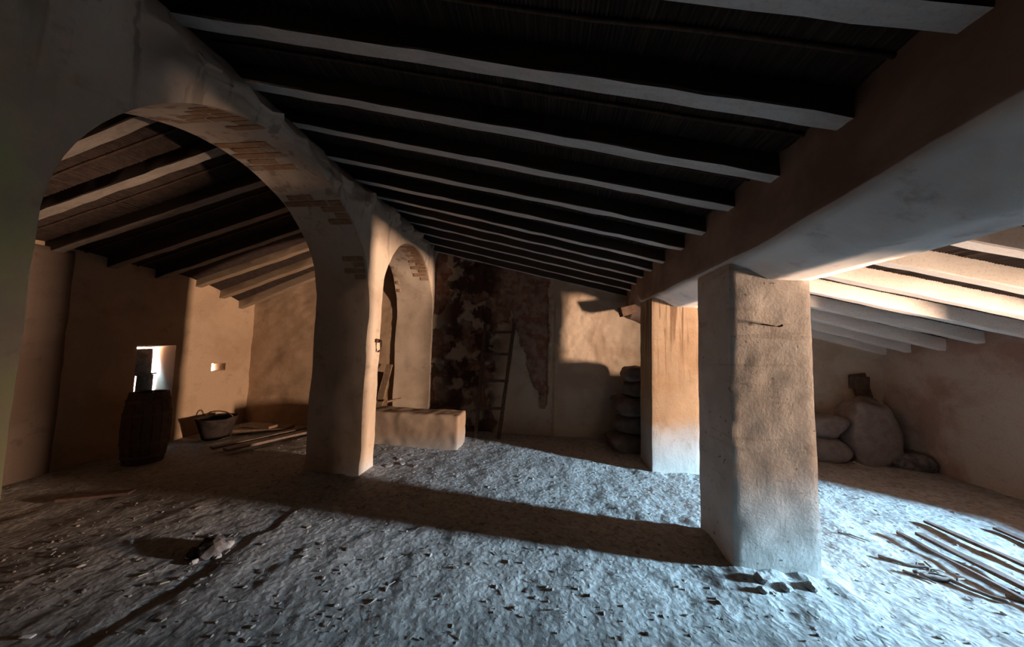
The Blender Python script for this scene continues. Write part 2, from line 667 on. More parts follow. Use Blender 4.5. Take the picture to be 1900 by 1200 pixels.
fx = lines((-6.5, -3.4, .07), (-3.4, 4.6, .024), (4.6, 6.0, .07))
fy = lines((-3.3, 1.2, .25), (1.2, 3.3, .02), (3.3, 5.9, .035))
V = [(x, y, floor_z(x, y)) for x in fx for y in fy]
tag(mesh('floor', V, grid_faces(len(fx), len(fy)), M['floor']), kind='structure')


# ------------------------------------------------------------------ side walls with splayed openings
def side_wall(name, xi, xo, holes, mat, top, sgn):
    """wall in the y-z plane; inner face at xi, outer at xo; holes = [(inner, outer)]"""
    ys = lines((-3.2, 5.85, .09))
    zs = lines((-0.3, 2.9, .09))
    V, F = [], []

    def face(x, hs, rough):
        yl = sorted(set([round(v, 4) for v in ys] + [h[i] for h in hs for i in (0, 1)]))
        zl = sorted(set([round(v, 4) for v in zs] + [h[i] for h in hs for i in (2, 3)]))
        o = len(V)
        for y in yl:
            for z in zl:
                e = 0.0
                if rough:
                    e = 0.022 * fb(3.1, y * 2.2, z * 2.2)
                    for h in hs:
                        if h[0] - .01 <= y <= h[1] + .01 and h[2] - .01 <= z <= h[3] + .01:
                            e = 0.0
                V.append((x + e, y, min(z, top(y))))
        nz = len(zl)
        for i in range(len(yl) - 1):
            for j in range(nz - 1):
                cy, cz = (yl[i] + yl[i + 1]) / 2, (zl[j] + zl[j + 1]) / 2
                if any(h[0] < cy < h[1] and h[2] < cz < h[3] for h in hs):
                    continue
                a = o + i * nz + j
                F.append((a, a + nz, a + nz + 1, a + 1))
    face(xi, [h[0] for h in holes], True)
    face(xo, [h[1] for h in holes], False)
    for a, b in holes:
        o = len(V)
        ca = [(xi, a[0], a[2]), (xi, a[1], a[2]), (xi, a[1], a[3]), (xi, a[0], a[3])]
        cb = [(xo, b[0], b[2]), (xo, b[1], b[2]), (xo, b[1], b[3]), (xo, b[0], b[3])]
        V.extend(ca + cb)
        for k in range(4):
            F.append((o + k, o + (k + 1) % 4, o + 4 + (k + 1) % 4, o + 4 + k))
    return tag(mesh(name, V, F, mat, smooth=False), kind='structure')


side_wall('wall_right', 5.35, RW_X, [(RW_IN, RW_OUT)], M['right_wall'], lambda y: roof_z(5.6, y) + 0.1, 1)
wall_left = side_wall('wall_left', -5.95, -6.35, [(LW_IN, LW_OUT), (LH_IN, LH_OUT)], M['side_wall'], lambda y: roof_z(-5.95, y) + 0.1, -1)
V, F = rough_box((-6.06, 2.40, -0.3), (-5.86, 3.20, 2.62), 0.03, 0.1, 0.012)
M['shaded_pilaster'] = plaster('shaded_pilaster_plaster', (0.20, 0.145, 0.115), (0.16, 0.11, 0.085), (0.11, 0.075, 0.06))  # shade on the pilaster put into its plaster colour
tag(mesh('wall_left_pilaster', V, F, M['shaded_pilaster']), kind='structure')
V, F = rough_box((-6.5, -3.4, -0.3), (6.1, -3.1, 3.7), 0.02, 0.8, 0.0)
tag(mesh('wall_front', V, F, M['arcade']), kind='structure')


# unseen dark box added to block warm low light through the right window
M['light_blocker'] = plaster('dark_blocker', (0.03, 0.04, 0.02), (0.02, 0.028, 0.015), (0.012, 0.018, 0.01))
V, F = rough_box((8.0, 2.38, -1.5), (8.8, 8.5, 1.30), 0.15, 0.3, 0.06, 2.0)
tag(mesh('blocker_outside_right', V, F, M['light_blocker']), kind='structure')
# unseen wall added close outside the small left window to cut its skylight
V, F = rough_box((-8.0, 1.0, -2.0), (-7.6, 6.25, 3.6), 0.05, 0.5, 0.02, 2.0)
tag(mesh('blocker_outside_left', V, F, M['right_wall']), kind='structure')


# ------------------------------------------------------------------ back wall: peeling plaster over brick courses
def back_masks(x, z):
    """brick 0..1 where the plaster has fallen, soot 0..1"""
    br = so = 0.0
    if -2.4 < x < 1.5:
        w = 0.10 * fb(x * 3.0, 1.0, z * 3.0)
        edge = np.interp(z, [0.0, 0.62, 1.2, 1.79, 2.2, 2.9, 3.2], [-0.05, -0.13, -0.33, -0.55, -0.70, -0.94, -1.0]) + w
        if edge < x < 0.02 + 0.35 * w and z > 0.45:
            br = 1.0
        if -1.15 + w < x < -0.72 + w and 1.95 + w < z:
            br = 1.0
        if x < -0.98 + 2.2 * w:
            br = max(br, sm(-0.12, 0.08, fb(x * 2.1, 7.0, z * 2.1) + 0.05))
        so = sm(-0.75, -1.15, x + 2.0 * w) * sm(-2.2, -1.72, x + w) * (0.6 + 0.4 * sm(0.0, 1.0, z))
        so = max(so, 0.75 * sm(-0.7, -1.2, x) * sm(0.95, 0.3, z))
    return br, so


bx = lines((-6.2, -2.3, .08), (-2.3, 1.5, .022), (1.5, 5.6, .06))
NZB = 120
V, brA, soA = [], [], []
for x in bx:
    top = roof_z(x, 5.75) + 0.06
    for j in range(NZB + 1):
        z = -0.2 + (top + 0.2) * j / NZB
        br, so = back_masks(x, z)
        d = 0.02 * fb(x * 2.0, 5.0, z * 2.0)
        d += (0.045 + 0.006 * fb(x * 9, 2.0, z * 9)) * (1 - br)
        if br > 0:
            row = math.floor(z / 0.062)
            fz = z / 0.062 - row
            fxx = (x / 0.27 + (0.5 if row % 2 else 0.0)) % 1.0
            joint = min(fz, 1 - fz) < 0.16 or min(fxx, 1 - fxx) < 0.04
            d += br * ((-0.014 if joint else 0.0) + 0.014 * ns(row * 3.7, math.floor(x / 0.27 + row * .5) * 1.9, 0))
            d -= 0.02 * max(0, ns(x * 5, 3, z * 9))
        if x > 0.13:
            d += 0.035
        elif x > 0.0:
            d -= 0.035 * sm(0.1, 0.5, ns(x * 14, 6.0, z * 11))
        V.append((x, 5.75 - d, z))
        brA.append(br)
        soA.append(so)
wb = mesh('wall_back', V, grid_faces(len(bx), NZB + 1), M['back_wall'])
for nm, arr in (('brickwork', brA), ('soot', soA)):
    a = wb.data.attributes.new(nm, 'FLOAT', 'POINT')
    a.data.foreach_set('value', arr)
tag(wb, kind='structure')

# ------------------------------------------------------------------ ceiling: tiled deck, cane mats, rafters
ceiling = None
cx = lines((-6.7, RX0, .35), (RX0, 6.2, .35))
cy = lines((-3.4, 1.0, .8), (1.0, 5.95, .2))
V = [(x, y, roof_z(x, min(y, 5.75)) + 0.05) for x in cx for y in cy]
n0 = len(V)
V += [(v[0], v[1], v[2] + 0.12) for v in V]
F = grid_faces(len(cx), len(cy), 0, True) + grid_faces(len(cx), len(cy), n0)
ceiling = tag(mesh('ceiling', V, F, M['cane'], smooth=False), kind='structure')


def cane(name, x0, x1):
    ny = lines((-3.3, 1.0, .9), (1.0, 5.85, .22))
    xs, dz = [], []
    x = x0
    k = 0
    while x < x1:
        w = 0.021 * (1 + 0.25 * ns(k * 1.37, 4.4, 0))
        for t, h in ((0.0, 0.012), (0.28, 0.0025), (0.5, 0.0), (0.72, 0.0025)):
            xs.append(x + w * t)
            dz.append(h)
        x += w
        k += 1
    V = []
    for x, h in zip(xs, dz):
        kk = round(x / 0.021)
        for y in ny:
            sag = 0.006 * ns(kk * 0.7, y * 1.3, 2)
            V.append((x, y, roof_z(x, min(y, 5.75)) + h + sag))
    o = mesh(name, V, grid_faces(len(xs), len(ny), 0, True), M['cane'], ceiling)
    return tag(o, kind='stuff')


cane('cane_mat', RX0, 5.7)
cane('cane_mat', -6.2, RX0).data.materials[0] = simple('shaded_cane', (0.028, 0.019, 0.016), (0.045, 0.03, 0.024), 14.0)  # left mat is a darker copy, the left room's shade in its colour


def rafter(x0, z0, x1, z1, y, w, seed, mat, extra=0.0):
    h = RH + 0.02 + extra
    V, F = beam((x0, y + w / 2, z0 + h / 2), (x1, y + w / 2, z1 + h / 2), w, h, 26, 0.009, seed)
    soft(mesh('rafter', V, F, mat, ceiling), 25)


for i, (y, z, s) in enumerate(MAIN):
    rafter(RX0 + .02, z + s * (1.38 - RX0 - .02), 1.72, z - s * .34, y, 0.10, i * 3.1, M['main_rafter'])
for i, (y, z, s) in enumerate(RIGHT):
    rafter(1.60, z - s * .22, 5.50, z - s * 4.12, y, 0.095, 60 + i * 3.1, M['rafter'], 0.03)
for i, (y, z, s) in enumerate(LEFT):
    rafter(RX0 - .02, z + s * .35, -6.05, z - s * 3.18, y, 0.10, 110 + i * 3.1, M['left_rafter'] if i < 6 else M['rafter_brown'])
# dark cane binding strips between the rafters
for tab in (MAIN[:6], LEFT[1:6]):
    for i in range(len(tab) - 1):
        y = (tab[i][0] + tab[i + 1][0]) / 2 + 0.06
        pts = []
        for q in range(20):
            x = (RX0 + .1 + (3.8 * q / 19)) if tab[0] in MAIN else (-6.0 + 3.45 * q / 19)
            pts.append((x, y + 0.012 * ns(x * 2, y, 0), roof_z(x, y) - 0.004))
        mesh('binding_cane', *tube(pts, 0.011, 6, 1.0, y), M['dark_wood'], ceiling)

# ------------------------------------------------------------------ left arcade: one wall, two arches
XA, XB = -2.17, -2.87
A1 = (2.31, 1.25, 2.05, 1.19)    # centre y, half width, spring z, rise
A2 = (4.755, 0.905, 2.13, 1.02)


def arch_z(A, y):
    t = min(1.0, abs(y - A[0]) / A[1])
    return A[2] + A[3] * math.sqrt(max(0.0, 1 - t * t))


cols = []    # (y, kind) kind 0 solid, 1 / 2 arch
for y in lines((-3.2, A1[0] - A1[1], .12)):
    cols.append((y, None))
for A in (A1, A2):
    n = 44
    for k in range(n + 1):
        th = math.pi * k / n
        cols.append((A[0] - A[1] * math.cos(th), A))
    nxt = A2[0] - A2[1] if A is A1 else 5.80
    a = A[0] + A[1]
    for k in range(1, 7):
        cols.append((a + (nxt - a) * k / 6, None))
ZS = 2.05
NT_, NL = 14, 24
V, F = [], []


def wob(x, y, z):
    return 0.016 * fb(x * 2.3 + 5, y * 2.3, z * 2.3) + 0.004 * fb(x * 9, y * 9, z * 9)


def crest(y):
    return 3.35 + 0.07 * fb(1.0, y * 2.2, 0.5) + 0.07 * fb(2.0, y * 8.0, 0.5) + 0.03 * sm(3.0, 4.5, y)


for side, X, sg in ((0, XA, 1), (1, XB, -1)):
    prev = None
    for (y, A) in cols:
        zt = crest(y) if side == 0 else roof_z(XB, min(y, 5.75)) + 0.02
        zb = arch_z(A, y) if A else ZS
        if A and zb <= ZS + 1e-6:
            zb = ZS
        zt = max(zt, zb + 0.06)
        idx = []
        for j in range(NT_ + 1):
            z = zb + (zt - zb) * j / NT_
            bulge = 0.0
            if side == 0:
                if A:
                    fade = sm(0.0, 0.10, z - zb)
                else:
                    fade = 1.0
                bulge = 0.11 * sm(2.9, 3.35, z) * max(-.25, fb(y * 4, 3.0, z * 4) + 0.15) + 0.03 * sm(3.1, 3.3, z) * fb(y * 13, 5.0, z * 13)
                bulge *= fade
            idx.append(len(V))
            V.append((X + sg * (wob(X, y, z) + bulge), y, z))
        if side == 0:      # broken top of the wall, rising back to the ridge
            for q in range(1, 6):
                t = q / 5
                x = X - 0.34 * t
                z = zt + (roof_z(RX0, min(y, 5.75)) + .03 - zt) * t ** 0.8 + 0.035 * fb(x * 6, y * 6, 1.0) * (1 - t)
                idx.append(len(V))
                V.append((x, y, z))
        if prev:
            for j in range(len(idx) - 1):
                F.append((prev[j], idx[j], idx[j + 1], prev[j + 1]))
        prev = idx
    # lower piers
    prev = None
    segs = [(-3.2, A1[0] - A1[1]), (A1[0] + A1[1], A2[0] - A2[1]), (A2[0] + A2[1], 5.80)]
    for (a, b) in segs:
        ys = lines((a, b, .06 if b - a < 1 else .12))
        prev = None
        for y in ys:
            idx = []
            for j in range(NL + 1):
                z = -0.15 + (ZS + 0.15) * j / NL
                idx.append(len(V))
                V.append((X + sg * wob(X, y, z), y, z))
            if prev:
                for j in range(NL):
                    F.append((prev[j], idx[j], idx[j + 1], prev[j + 1]))
            prev = idx
# jambs and soffits
NX = 10
for A in (A1, A2):
    n = 44
    path = []
    for j in range(NL + 1):
        path.append((A[0] - A[1], -0.15 + (ZS + .15) * j / NL))
    for k in range(n + 1):
        y = A[0] - A[1] * math.cos(math.pi * k / n)
        path.append((y, max(ZS, arch_z(A, y))))
    for j in range(NL, -1, -1):
        path.append((A[0] + A[1], -0.15 + (ZS + .15) * j / NL))
    o = len(V)
    for (y, z) in path:
        for i in range(NX + 1):
            t = i / NX
            x = XA + (XB - XA) * t
            d = 0.0 if i in (0, NX) else 0.010 * fb(x * 4, y * 4, z * 4 + 2)
            xx = x + (wob(XA, y, z) if i == 0 else -wob(XB, y, z) if i == NX else 0)
            V.append((xx, y + d * (1 if y > A[0] else -1), z + d * (1 if z > ZS else 0)))
    F += grid_faces(len(path), NX + 1, o, True)
arcade = mesh('arched_wall', V, F, M['arcade'], smooth=True)
tidy(arcade)
tag(arcade, 'long rough plastered masonry wall with two round arches on the left', 'wall')

# voussoir bricks seen on the undersides of the arches
bm = bmesh.new()
bmesh.ops.create_cube(bm, size=1.0)
bmesh.ops.bevel(bm, geom=bm.edges[:], offset=0.06, segments=1, affect='EDGES')
brick_me = bpy.data.meshes.new('brick')
bm.to_mesh(brick_me)
bm.free()
brick_me.materials.append(M['brick'])
for A, rows, rng in ((A1, 52, (0.05, 3.0)), (A2, 40, (0.2, 2.75))):
    for r in range(rows):
        th = math.pi * (r + 0.5) / rows
        if not rng[0] < th < rng[1]:
            continue
        y = A[0] - A[1] * math.cos(th)
        z = A[2] + A[3] * math.sin(th)
        ny, nz = -math.cos(th) / A[1], math.sin(th) / A[3]
        ln = math.hypot(ny, nz)
        ang = math.atan2(ny / ln, nz / ln)
        arc = math.pi * (A[1] + A[3]) / 2 / rows
        off = 0.12 if r % 2 else 0.0
        xs = [XA - 0.012, XA - 0.012 - (0.34 - off), XB + 0.012 + 0.06, ]
        spans = [(XA - 0.02, XA - 0.30 + off), (XA - 0.31 + off, XB + 0.02 if off else XA - 0.60)]
        if not off:
            spans.append((XA - 0.61, XB + 0.02))
        for (a, b) in spans:
            cxm = (a + b) / 2
            if ns(cxm * 2.3, y * 2.7, z * 2.7 + (3 if A is A1 else 1)) < (-0.05 if A is A1 else -0.12) + (0.25 if cxm < -2.6 else 0):
                continue          # this brick is still under plaster
            o = link('brick', brick_me, arcade)
            o.location = (cxm, y, z)
            o.rotation_euler = (-ang, 0, 0)
            o.scale = (abs(a - b) - 0.012, arc - 0.014, 0.012 + 0.008 * random.random())

# iron fittings left in the arcade
V, F = join([tube([(-2.15, 3.765, 1.60), (-2.10, 3.765, 1.60), (-2.085, 3.75, 1.55), (-2.10, 3.76, 1.48), (-2.14, 3.765, 1.46)], 0.013, 7, 0.9),
             rough_box((-2.17, 3.73, 1.575), (-2.13, 3.80, 1.625), 0.008, 0.02, 0.003)])
tag(mesh('wall_hook', V, F, M['iron']), 'small rusty iron hook fixed on the lit edge of the arch pier', 'hook')
V, F = join([tube([(-2.17, 5.71, 1.20), (-2.12, 5.71, 1.20), (-2.115, 5.71, 1.10), (-2.125, 5.71, 1.0), (-2.17, 5.71, 1.0)], 0.012, 7, 1.0)])
tag(mesh('iron_staple', V, F, M['iron']), 'dark iron staple on the far jamb of the small arch', 'staple')

# masonry block under the small arch
V, F = rough_box((-2.95, 4.66, -0.1), (-1.30, 5.10, 0.50), 0.03, 0.035, 0.014, 5.0, 3.0,
                 lambda p: p + Vector((0, 0, 0.008 * fb(p.x * 6, p.y * 6, 3.0) if p.z > 0.45 else 0)))
tag(mesh('masonry_bench', V, F, M['block']), 'low plastered masonry bench jutting out from under the small arch', 'bench')

# ------------------------------------------------------------------ right arcade: lintel beam on two pillars
prof = [(1.38, 2.27), (1.45, 2.245), (1.53, 2.215), (1.60, 2.175), (1.655, 2.145), (1.75, 2.14), (1.86, 2.138), (1.955, 2.14), (1.965, 2.25), (1.97, 2.40), (1.975, 2.68)]
left = [(1.38, 2.82), (1.38, 2.72), (1.38, 2.60), (1.38, 2.50), (1.38, 2.40), (1.38, 2.33)]
pr = left + prof
ys = lines((-3.15, 0.6, .3), (0.6, 5.80, .06))
V = []
for y in ys:
    rise = 0.09 * sm(2.4, 0.9, y) + 0.12 * sm(4.8, 5.0, y) - 0.30 * sm(5.12, 5.75, y) ** 1.5
    for i, (x, z) in enumerate(pr):
        dz = 0.0 if i < 2 or i == len(pr) - 1 else rise if i < 8 or y > 4 else 0.5 * rise if i < 10 else 0.0
        if i == 0:
            z = z_main(1.38, min(y, 5.75)) + 0.16
        if i == len(pr) - 1:
            z = z_right(1.98, min(y, 5.75)) + 0.16
        a = 0.012
        V.append((x + a * fb(x * 3, y * 3, z * 3) + (0.004 * fb(x * 12, y * 12, z * 12)), y, z + dz * (1 if 0 < i < len(pr) - 1 else 0) + 0.009 * fb(x * 3 + 9, y * 3, z * 3)))
lintel = mesh('lintel_beam', V, grid_faces(len(ys), len(pr), 0, True), M['lintel'])
tag(lintel, 'long plastered lintel beam running over the two square pillars on the right', 'beam')

V, F = rough_box((1.375, 2.54, -0.12), (1.955, 3.05, 2.26), 0.010, 0.03, 0.006, 3.0, 11.0,
                 lambda p: p + Vector((-0.012 * (p.z / 2.2) * (1 if p.x > 1.6 else -0.3), -0.40 * (p.x - 1.375) * (p.y - 2.54) / 0.51, 0)))
near = mesh('square_pillar', V, F, M['pillar'])
soft(near, 30)
tag(near, 'large square plastered pillar standing nearest to the viewer', 'pillar')
V, F = join([tube([(1.715, 2.53, 1.785), (1.71, 2.50, 1.785), (1.70, 2.475, 1.79)], 0.008, 6, 1.0), tube([(1.60, 2.532, 1.80), (1.72, 2.53, 1.78)], 0.006, 6, 0.8)])
tag(mesh('nail', V, F, M['iron']), 'bent rusty nail driven into the nearest square pillar', 'nail')
V, F = rough_box((1.36, 4.27, -0.12), (1.94, 4.78, 2.26), 0.010, 0.03, 0.007, 3.0, 17.0)
tag(soft(mesh('square_pillar', V, F, M['far_pillar']), 30), 'farther square pillar streaked with brown water stains', 'pillar')
# broken timber end sticking out under the lintel at the back
V, F = beam((1.20, 5.35, 2.18), (1.46, 5.42, 2.26), 0.12, 0.14, 8, 0.02, 5.0)
tag(mesh('timber_stub', V, F, M['dark_wood'], smooth=False), 'broken dark timber stub under the far end of the lintel', 'timber')


# ------------------------------------------------------------------ ladder
def put(name, vf, mat, parent, smooth=False, base=(0, 0, 0)):
    b = Vector(base)
    return mesh(name, [Vector(v) - b for v in vf[0]], vf[1], mat, parent, smooth)


LB = (-0.97, 5.34, 0.0)
ladder = tag(empty('ladder', LB), 'dark wooden ladder leaning against the peeling back wall', 'ladder')
l0, l1 = Vector((-1.18, 5.33, -0.01)), Vector((-1.135, 5.62, 1.96))
r0, r1 = Vector((-0.79, 5.35, -0.01)), Vector((-0.60, 5.63, 1.98))
put('rail', beam(l0, l1, 0.055, 0.06, 14, 0.006, 1.0, (0, 1, 0)), M['dark_wood'], ladder, base=LB)
put('rail', beam(r0, r1, 0.06, 0.06, 14, 0.006, 4.0, (0, 1, 0)), M['dark_wood'], ladder, base=LB)
for t in (0.25, 0.485, 0.72, 0.92):
    put('rung', beam(l0.lerp(l1, t) + Vector((-.035, 0, 0)), r0.lerp(r1, t) + Vector((.035, 0, 0)), 0.035, 0.045, 6, 0.004, t * 9), M['dark_wood'], ladder, base=LB)


# ------------------------------------------------------------------ sacks
def sack_mesh(seed, lx, ly, lz, ear=0.16):
    V, F = [], []
    nu, nv = 26, 16
    for j in range(nv + 1):
        ph = -math.pi / 2 + math.pi * j / nv
        for i in range(nu):
            th = 2 * math.pi * i / nu
            cp, sp = math.cos(ph), math.sin(ph)
            f = lambda c, e: math.copysign(abs(c) ** e, c)
            x = f(cp, .42) * f(math.cos(th), .5)
            y = f(cp, .42) * f(math.sin(th), .5)
            z = f(sp, .6)
            z *= 1 - 0.35 * max(0, abs(x) - 0.45) - 0.25 * max(0, abs(y) - 0.5)
            x *= 1 + ear * abs(y) ** 3
            p = Vector((x * lx / 2, y * ly / 2, z * lz / 2))
            e = 0.055 * fb(p.x * 4 + seed, p.y * 4, p.z * 4) + 0.008 * ns(p.x * 22 + seed, p.y * 6, p.z * 22)
            V.append(p * (1 + e / 0.3))
    for j in range(nv):
        for i in range(nu):
            a, b = j * nu + i, j * nu + (i + 1) % nu
            F.append((a, b, b + nu, a + nu))
    return V, F


def sack(loc, dims, rz, label, mat='sack', tilt=(0, 0), seed=0.0, group=None):
    V, F = sack_mesh(seed, *dims)
    o = mesh('sack', V, F, M[mat])
    o.location = loc
    o.rotation_euler = (tilt[0], tilt[1], rz)
    return tag(o, label, 'sack', group)


G1 = 'sacks piled behind the farther pillar'
sack((1.38, 5.12, 0.14), (0.84, 0.48, 0.30), 0.1, 'dark full sack lying on the floor, bottom left of the pile behind the streaked pillar', seed=1, group=G1)
sack((1.42, 5.16, 0.42), (0.66, 0.46, 0.29), -0.15, 'dark full sack second from the floor in the pile beside the streaked pillar', seed=2, group=G1)
sack((1.39, 5.13, 0.70), (0.76, 0.46, 0.29), 0.2, 'sagging dark sack third from the floor in the pile beside the streaked pillar', seed=3, group=G1)
sack((1.46, 5.16, 0.97), (0.56, 0.44, 0.28), -0.1, 'sack fourth from the floor beside the streaked pillar, just under the topmost one', seed=4, group=G1)
sack((1.40, 5.15, 1.18), (0.46, 0.36, 0.24), 0.25, 'small slumped sack topmost of the pile beside the streaked pillar', 'sack_pale', seed=5, group=G1)
GH = 'sacks hidden behind the two pillars'
for k, (x, z, s) in enumerate(((2.28, 0.14, 6), (2.26, 0.43, 7), (2.24, 0.72, 8), (2.12, 0.98, 9), (3.14, 0.14, 10), (3.12, 0.43, 11), (3.10, 0.72, 13))):
    sack((x, 5.14, z), (0.78, 0.48, 0.30), 0.12 * (-1) ** k, 'full sack in the pile hidden from view behind the square pillars', seed=s, group=GH)
G2 = 'sacks against the back wall of the right aisle'
sack((4.08, 5.34, 0.17), (0.74, 0.5, 0.36), 0.05, 'dusty sack on the floor right of the nearest pillar, under another sack', 'sack_pale', seed=12, group=G2)
sack((4.06, 5.36, 0.50), (0.72, 0.48, 0.35), -0.08, 'dusty sack lying on top of the sack right of the nearest pillar', 'sack_pale', seed=14, group=G2)
sack((4.72, 5.28, 0.44), (0.60, 0.48, 0.98), 0.0, 'large bulging upright sack in the dim right aisle corner', 'sack_pale', seed=15, group=G2)
# dark chair-back like board, and low bundle
bb = empty('leaning_board', (5.08, 5.50, 0))
tag(bb, 'dark wooden board leaning in the corner behind the bulging sack', 'board')
put('plank', beam((5.17, 5.52, 0.0), (4.95, 5.64, 1.27), 0.22, 0.035, 8, 0.004, 2.0, (0, 1, 0)), M['dark_wood'], bb, base=(5.08, 5.50, 0))
put('crosspiece', beam((4.80, 5.60, 1.14), (5.08, 5.60, 1.13), 0.035, 0.20, 6, 0.004, 3.0), M['dark_wood'], bb, base=(5.08, 5.50, 0))
sack((5.12, 5.16, 0.10), (0.50, 0.34, 0.26), -0.2, 'low dark sack slumped on the floor by the right wall', seed=22, group=G2).data.materials[0] = M['char']

# ------------------------------------------------------------------ left room
# broken shutter in the small window
ws = tag(empty('broken_shutter', (-6.30, 4.17, 0.62)), 'broken dark wooden shutter in the small left window', 'shutter')
WB = (-6.30, 4.17, 0.62)
put('shutter_board', beam((-6.30, 4.165, 0.985), (-6.30, 4.155, 1.378), 0.40, 0.022, 4, 0.006, 1.0, (1, 0, 0)), M['tar'], ws, base=WB)
put('shutter_board', beam((-6.30, 4.288, 0.62), (-6.30, 4.290, 0.965), 0.215, 0.022, 4, 0.006, 2.0, (1, 0, 0)), M['tar'], ws, base=WB)
put('shutter_board', beam((-6.30, 4.06, 0.62), (-6.30, 4.06, 0.97), 0.21, 0.022, 4, 0.004, 3.0, (1, 0, 0)), M['tar'], ws, base=WB)
put('crossbar', beam((-6.275, 3.98, 0.965), (-6.275, 4.41, 0.985), 0.03, 0.025, 4, 0.004, 4.0), M['tar'], ws, base=(-6.30, 4.17, 0.62))


def barrel(loc, r, h):
    root = tag(empty('barrel', loc), 'dark wooden barrel standing below the small window of the left room', 'barrel')
    n = 16
    for k in range(n):
        V, F = [], []
        a0, a1 = 2 * math.pi * (k + .03) / n, 2 * math.pi * (k + .97) / n
        for j in range(7):
            t = j / 6
            rr = r * (0.80 + 0.20 * math.sin(math.pi * t))
            for a in (a0, a1):
                for q in (rr, rr - 0.022):
                    V.append((q * math.cos(a), q * math.sin(a), h * t))
        for j in range(6):
            o = j * 4
            F += [(o, o + 2, o + 6, o + 4), (o + 3, o + 1, o + 5, o + 7), (o + 1, o, o + 4, o + 5), (o + 2, o + 3, o + 7, o + 6)]
        F += [(0, 1, 3, 2), (24, 26, 27, 25)]
        mesh('stave', V, F, M['dark_wood'], root, False)
    for z in (0.12, 0.30, 0.70, 0.88):
        V, F = [], []
        rr = r * (0.80 + 0.20 * math.sin(math.pi * z)) + 0.004
        for k in range(24):
            a = 2 * math.pi * k / 24
            for dz in (-.018, .018):
                V.append((rr * math.cos(a), rr * math.sin(a), z * h + dz))
        for k in range(24):
            a, b = 2 * k, 2 * ((k + 1) % 24)
            F.append((a, b, b + 1, a + 1))
        mesh('hoop', V, F, M['iron'], root)
    V = [(r * .80 * math.cos(2 * math.pi * k / 24), r * .80 * math.sin(2 * math.pi * k / 24), h * .95) for k in range(24)]
    V += [(v[0], v[1], h * .95 - .02) for v in V]
    F = [tuple(range(24)), tuple(range(47, 23, -1))] + [(k, 24 + k, 24 + (k + 1) % 24, (k + 1) % 24) for k in range(24)]
    mesh('lid', V, F, M['dark_wood'], root, False)
    return root


barrel((-5.30, 3.68, floor_z(-5.3, 3.68) - .01), 0.23, 0.93)

# open tub
tb = tag(empty('tub', (-5.45, 4.72, floor_z(-5.45, 4.72))), 'dark open tub on the floor of the left room near the lit corner', 'tub')
V, F = [], []
pf = [(0.0, 0.0), (0.17, 0.0), (0.20, 0.10), (0.25, 0.27), (0.275, 0.34), (0.262, 0.345), (0.235, 0.27), (0.18, 0.10), (0.15, 0.03), (0.0, 0.03)]
for i in range(22):
    a = 2 * math.pi * i / 22
    for (r, z) in pf:
        V.append((r * math.cos(a), r * math.sin(a), z + 0.02 * ns(a * 2, r * 5, z)))
for i in range(22):
    for j in range(len(pf) - 1):
        a, b = i * len(pf) + j, ((i + 1) % 22) * len(pf) + j
        F.append((a, b, b + 1, a + 1))
mesh('body', V, F, M['tar'], tb)
hp = []
for i in range(9):
    a = math.pi * i / 8
    hp.append((0.26 * math.cos(a), 0.03, 0.33 + 0.10 * math.sin(a)))
mesh('handle', *tube(hp, 0.010, 7, 1.0), M['iron'], tb)


def board(name, p0, p1, w, t, label, mat, group=None, cat='board', seed=0.0, up=(0, 0, 1)):
    p0, p1 = Vector(p0), Vector(p1)
    V, F = beam(p0, p1, w, t, 12, 0.006, seed, up)
    b = (p0 + p1) / 2
    o = mesh(name, [v - b for v in V], F, M[mat], smooth=False)
    o.location = b
    return tag(o, label, cat, group)


G3 = 'boards on the floor of the left room'
board('plank', (-4.45, 4.00, 0.02), (-3.85, 5.45, 0.03), 0.15, 0.035, 'long grey plank on the left room floor nearest the arch pier', 'grey_board', G3, seed=1)
board('plank', (-4.72, 4.05, 0.015), (-4.15, 5.40, 0.03), 0.12, 0.03, 'long grey plank lying just behind the one nearest the arch pier', 'grey_board', G3, seed=2)
board('plank', (-5.35, 5.02, -0.02), (-4.55, 5.22, 0.0), 0.30, 0.06, 'short thick weathered plank on the floor under the lit corner', 'board', G3, seed=3)
board('plank', (-5.30, 5.10, 0.05), (-4.70, 5.05, 0.06), 0.20, 0.04, 'short plank lying askew on top of the thick one', 'board', G3, seed=4)
board('plank', (-4.80, 2.70, -0.06), (-4.30, 2.92, -0.05), 0.10, 0.03, 'short dark board lying in the dim left foreground', 'pole', G3, seed=5)

G4 = 'boards leaning in the small arch'
board('plank', (-3.02, 5.28, 0.0), (-2.93, 5.60, 1.16), 0.11, 0.03, 'pale board leaning on the far jamb behind the masonry bench', 'board', G4, seed=6, up=(0, 1, 0))
board('plank', (-3.25, 5.40, 0.0), (-3.15, 5.62, 1.02), 0.20, 0.03, 'brown wider board leaning behind the pale one in the small arch', 'board', G4, seed=7, up=(0, 1, 0))
board('stick', (-2.80, 5.30, 0.53), (-2.62, 5.50, 0.56), 0.03, 0.03, 'short stick lying on top of the masonry bench', 'board', None, 'stick', seed=8)

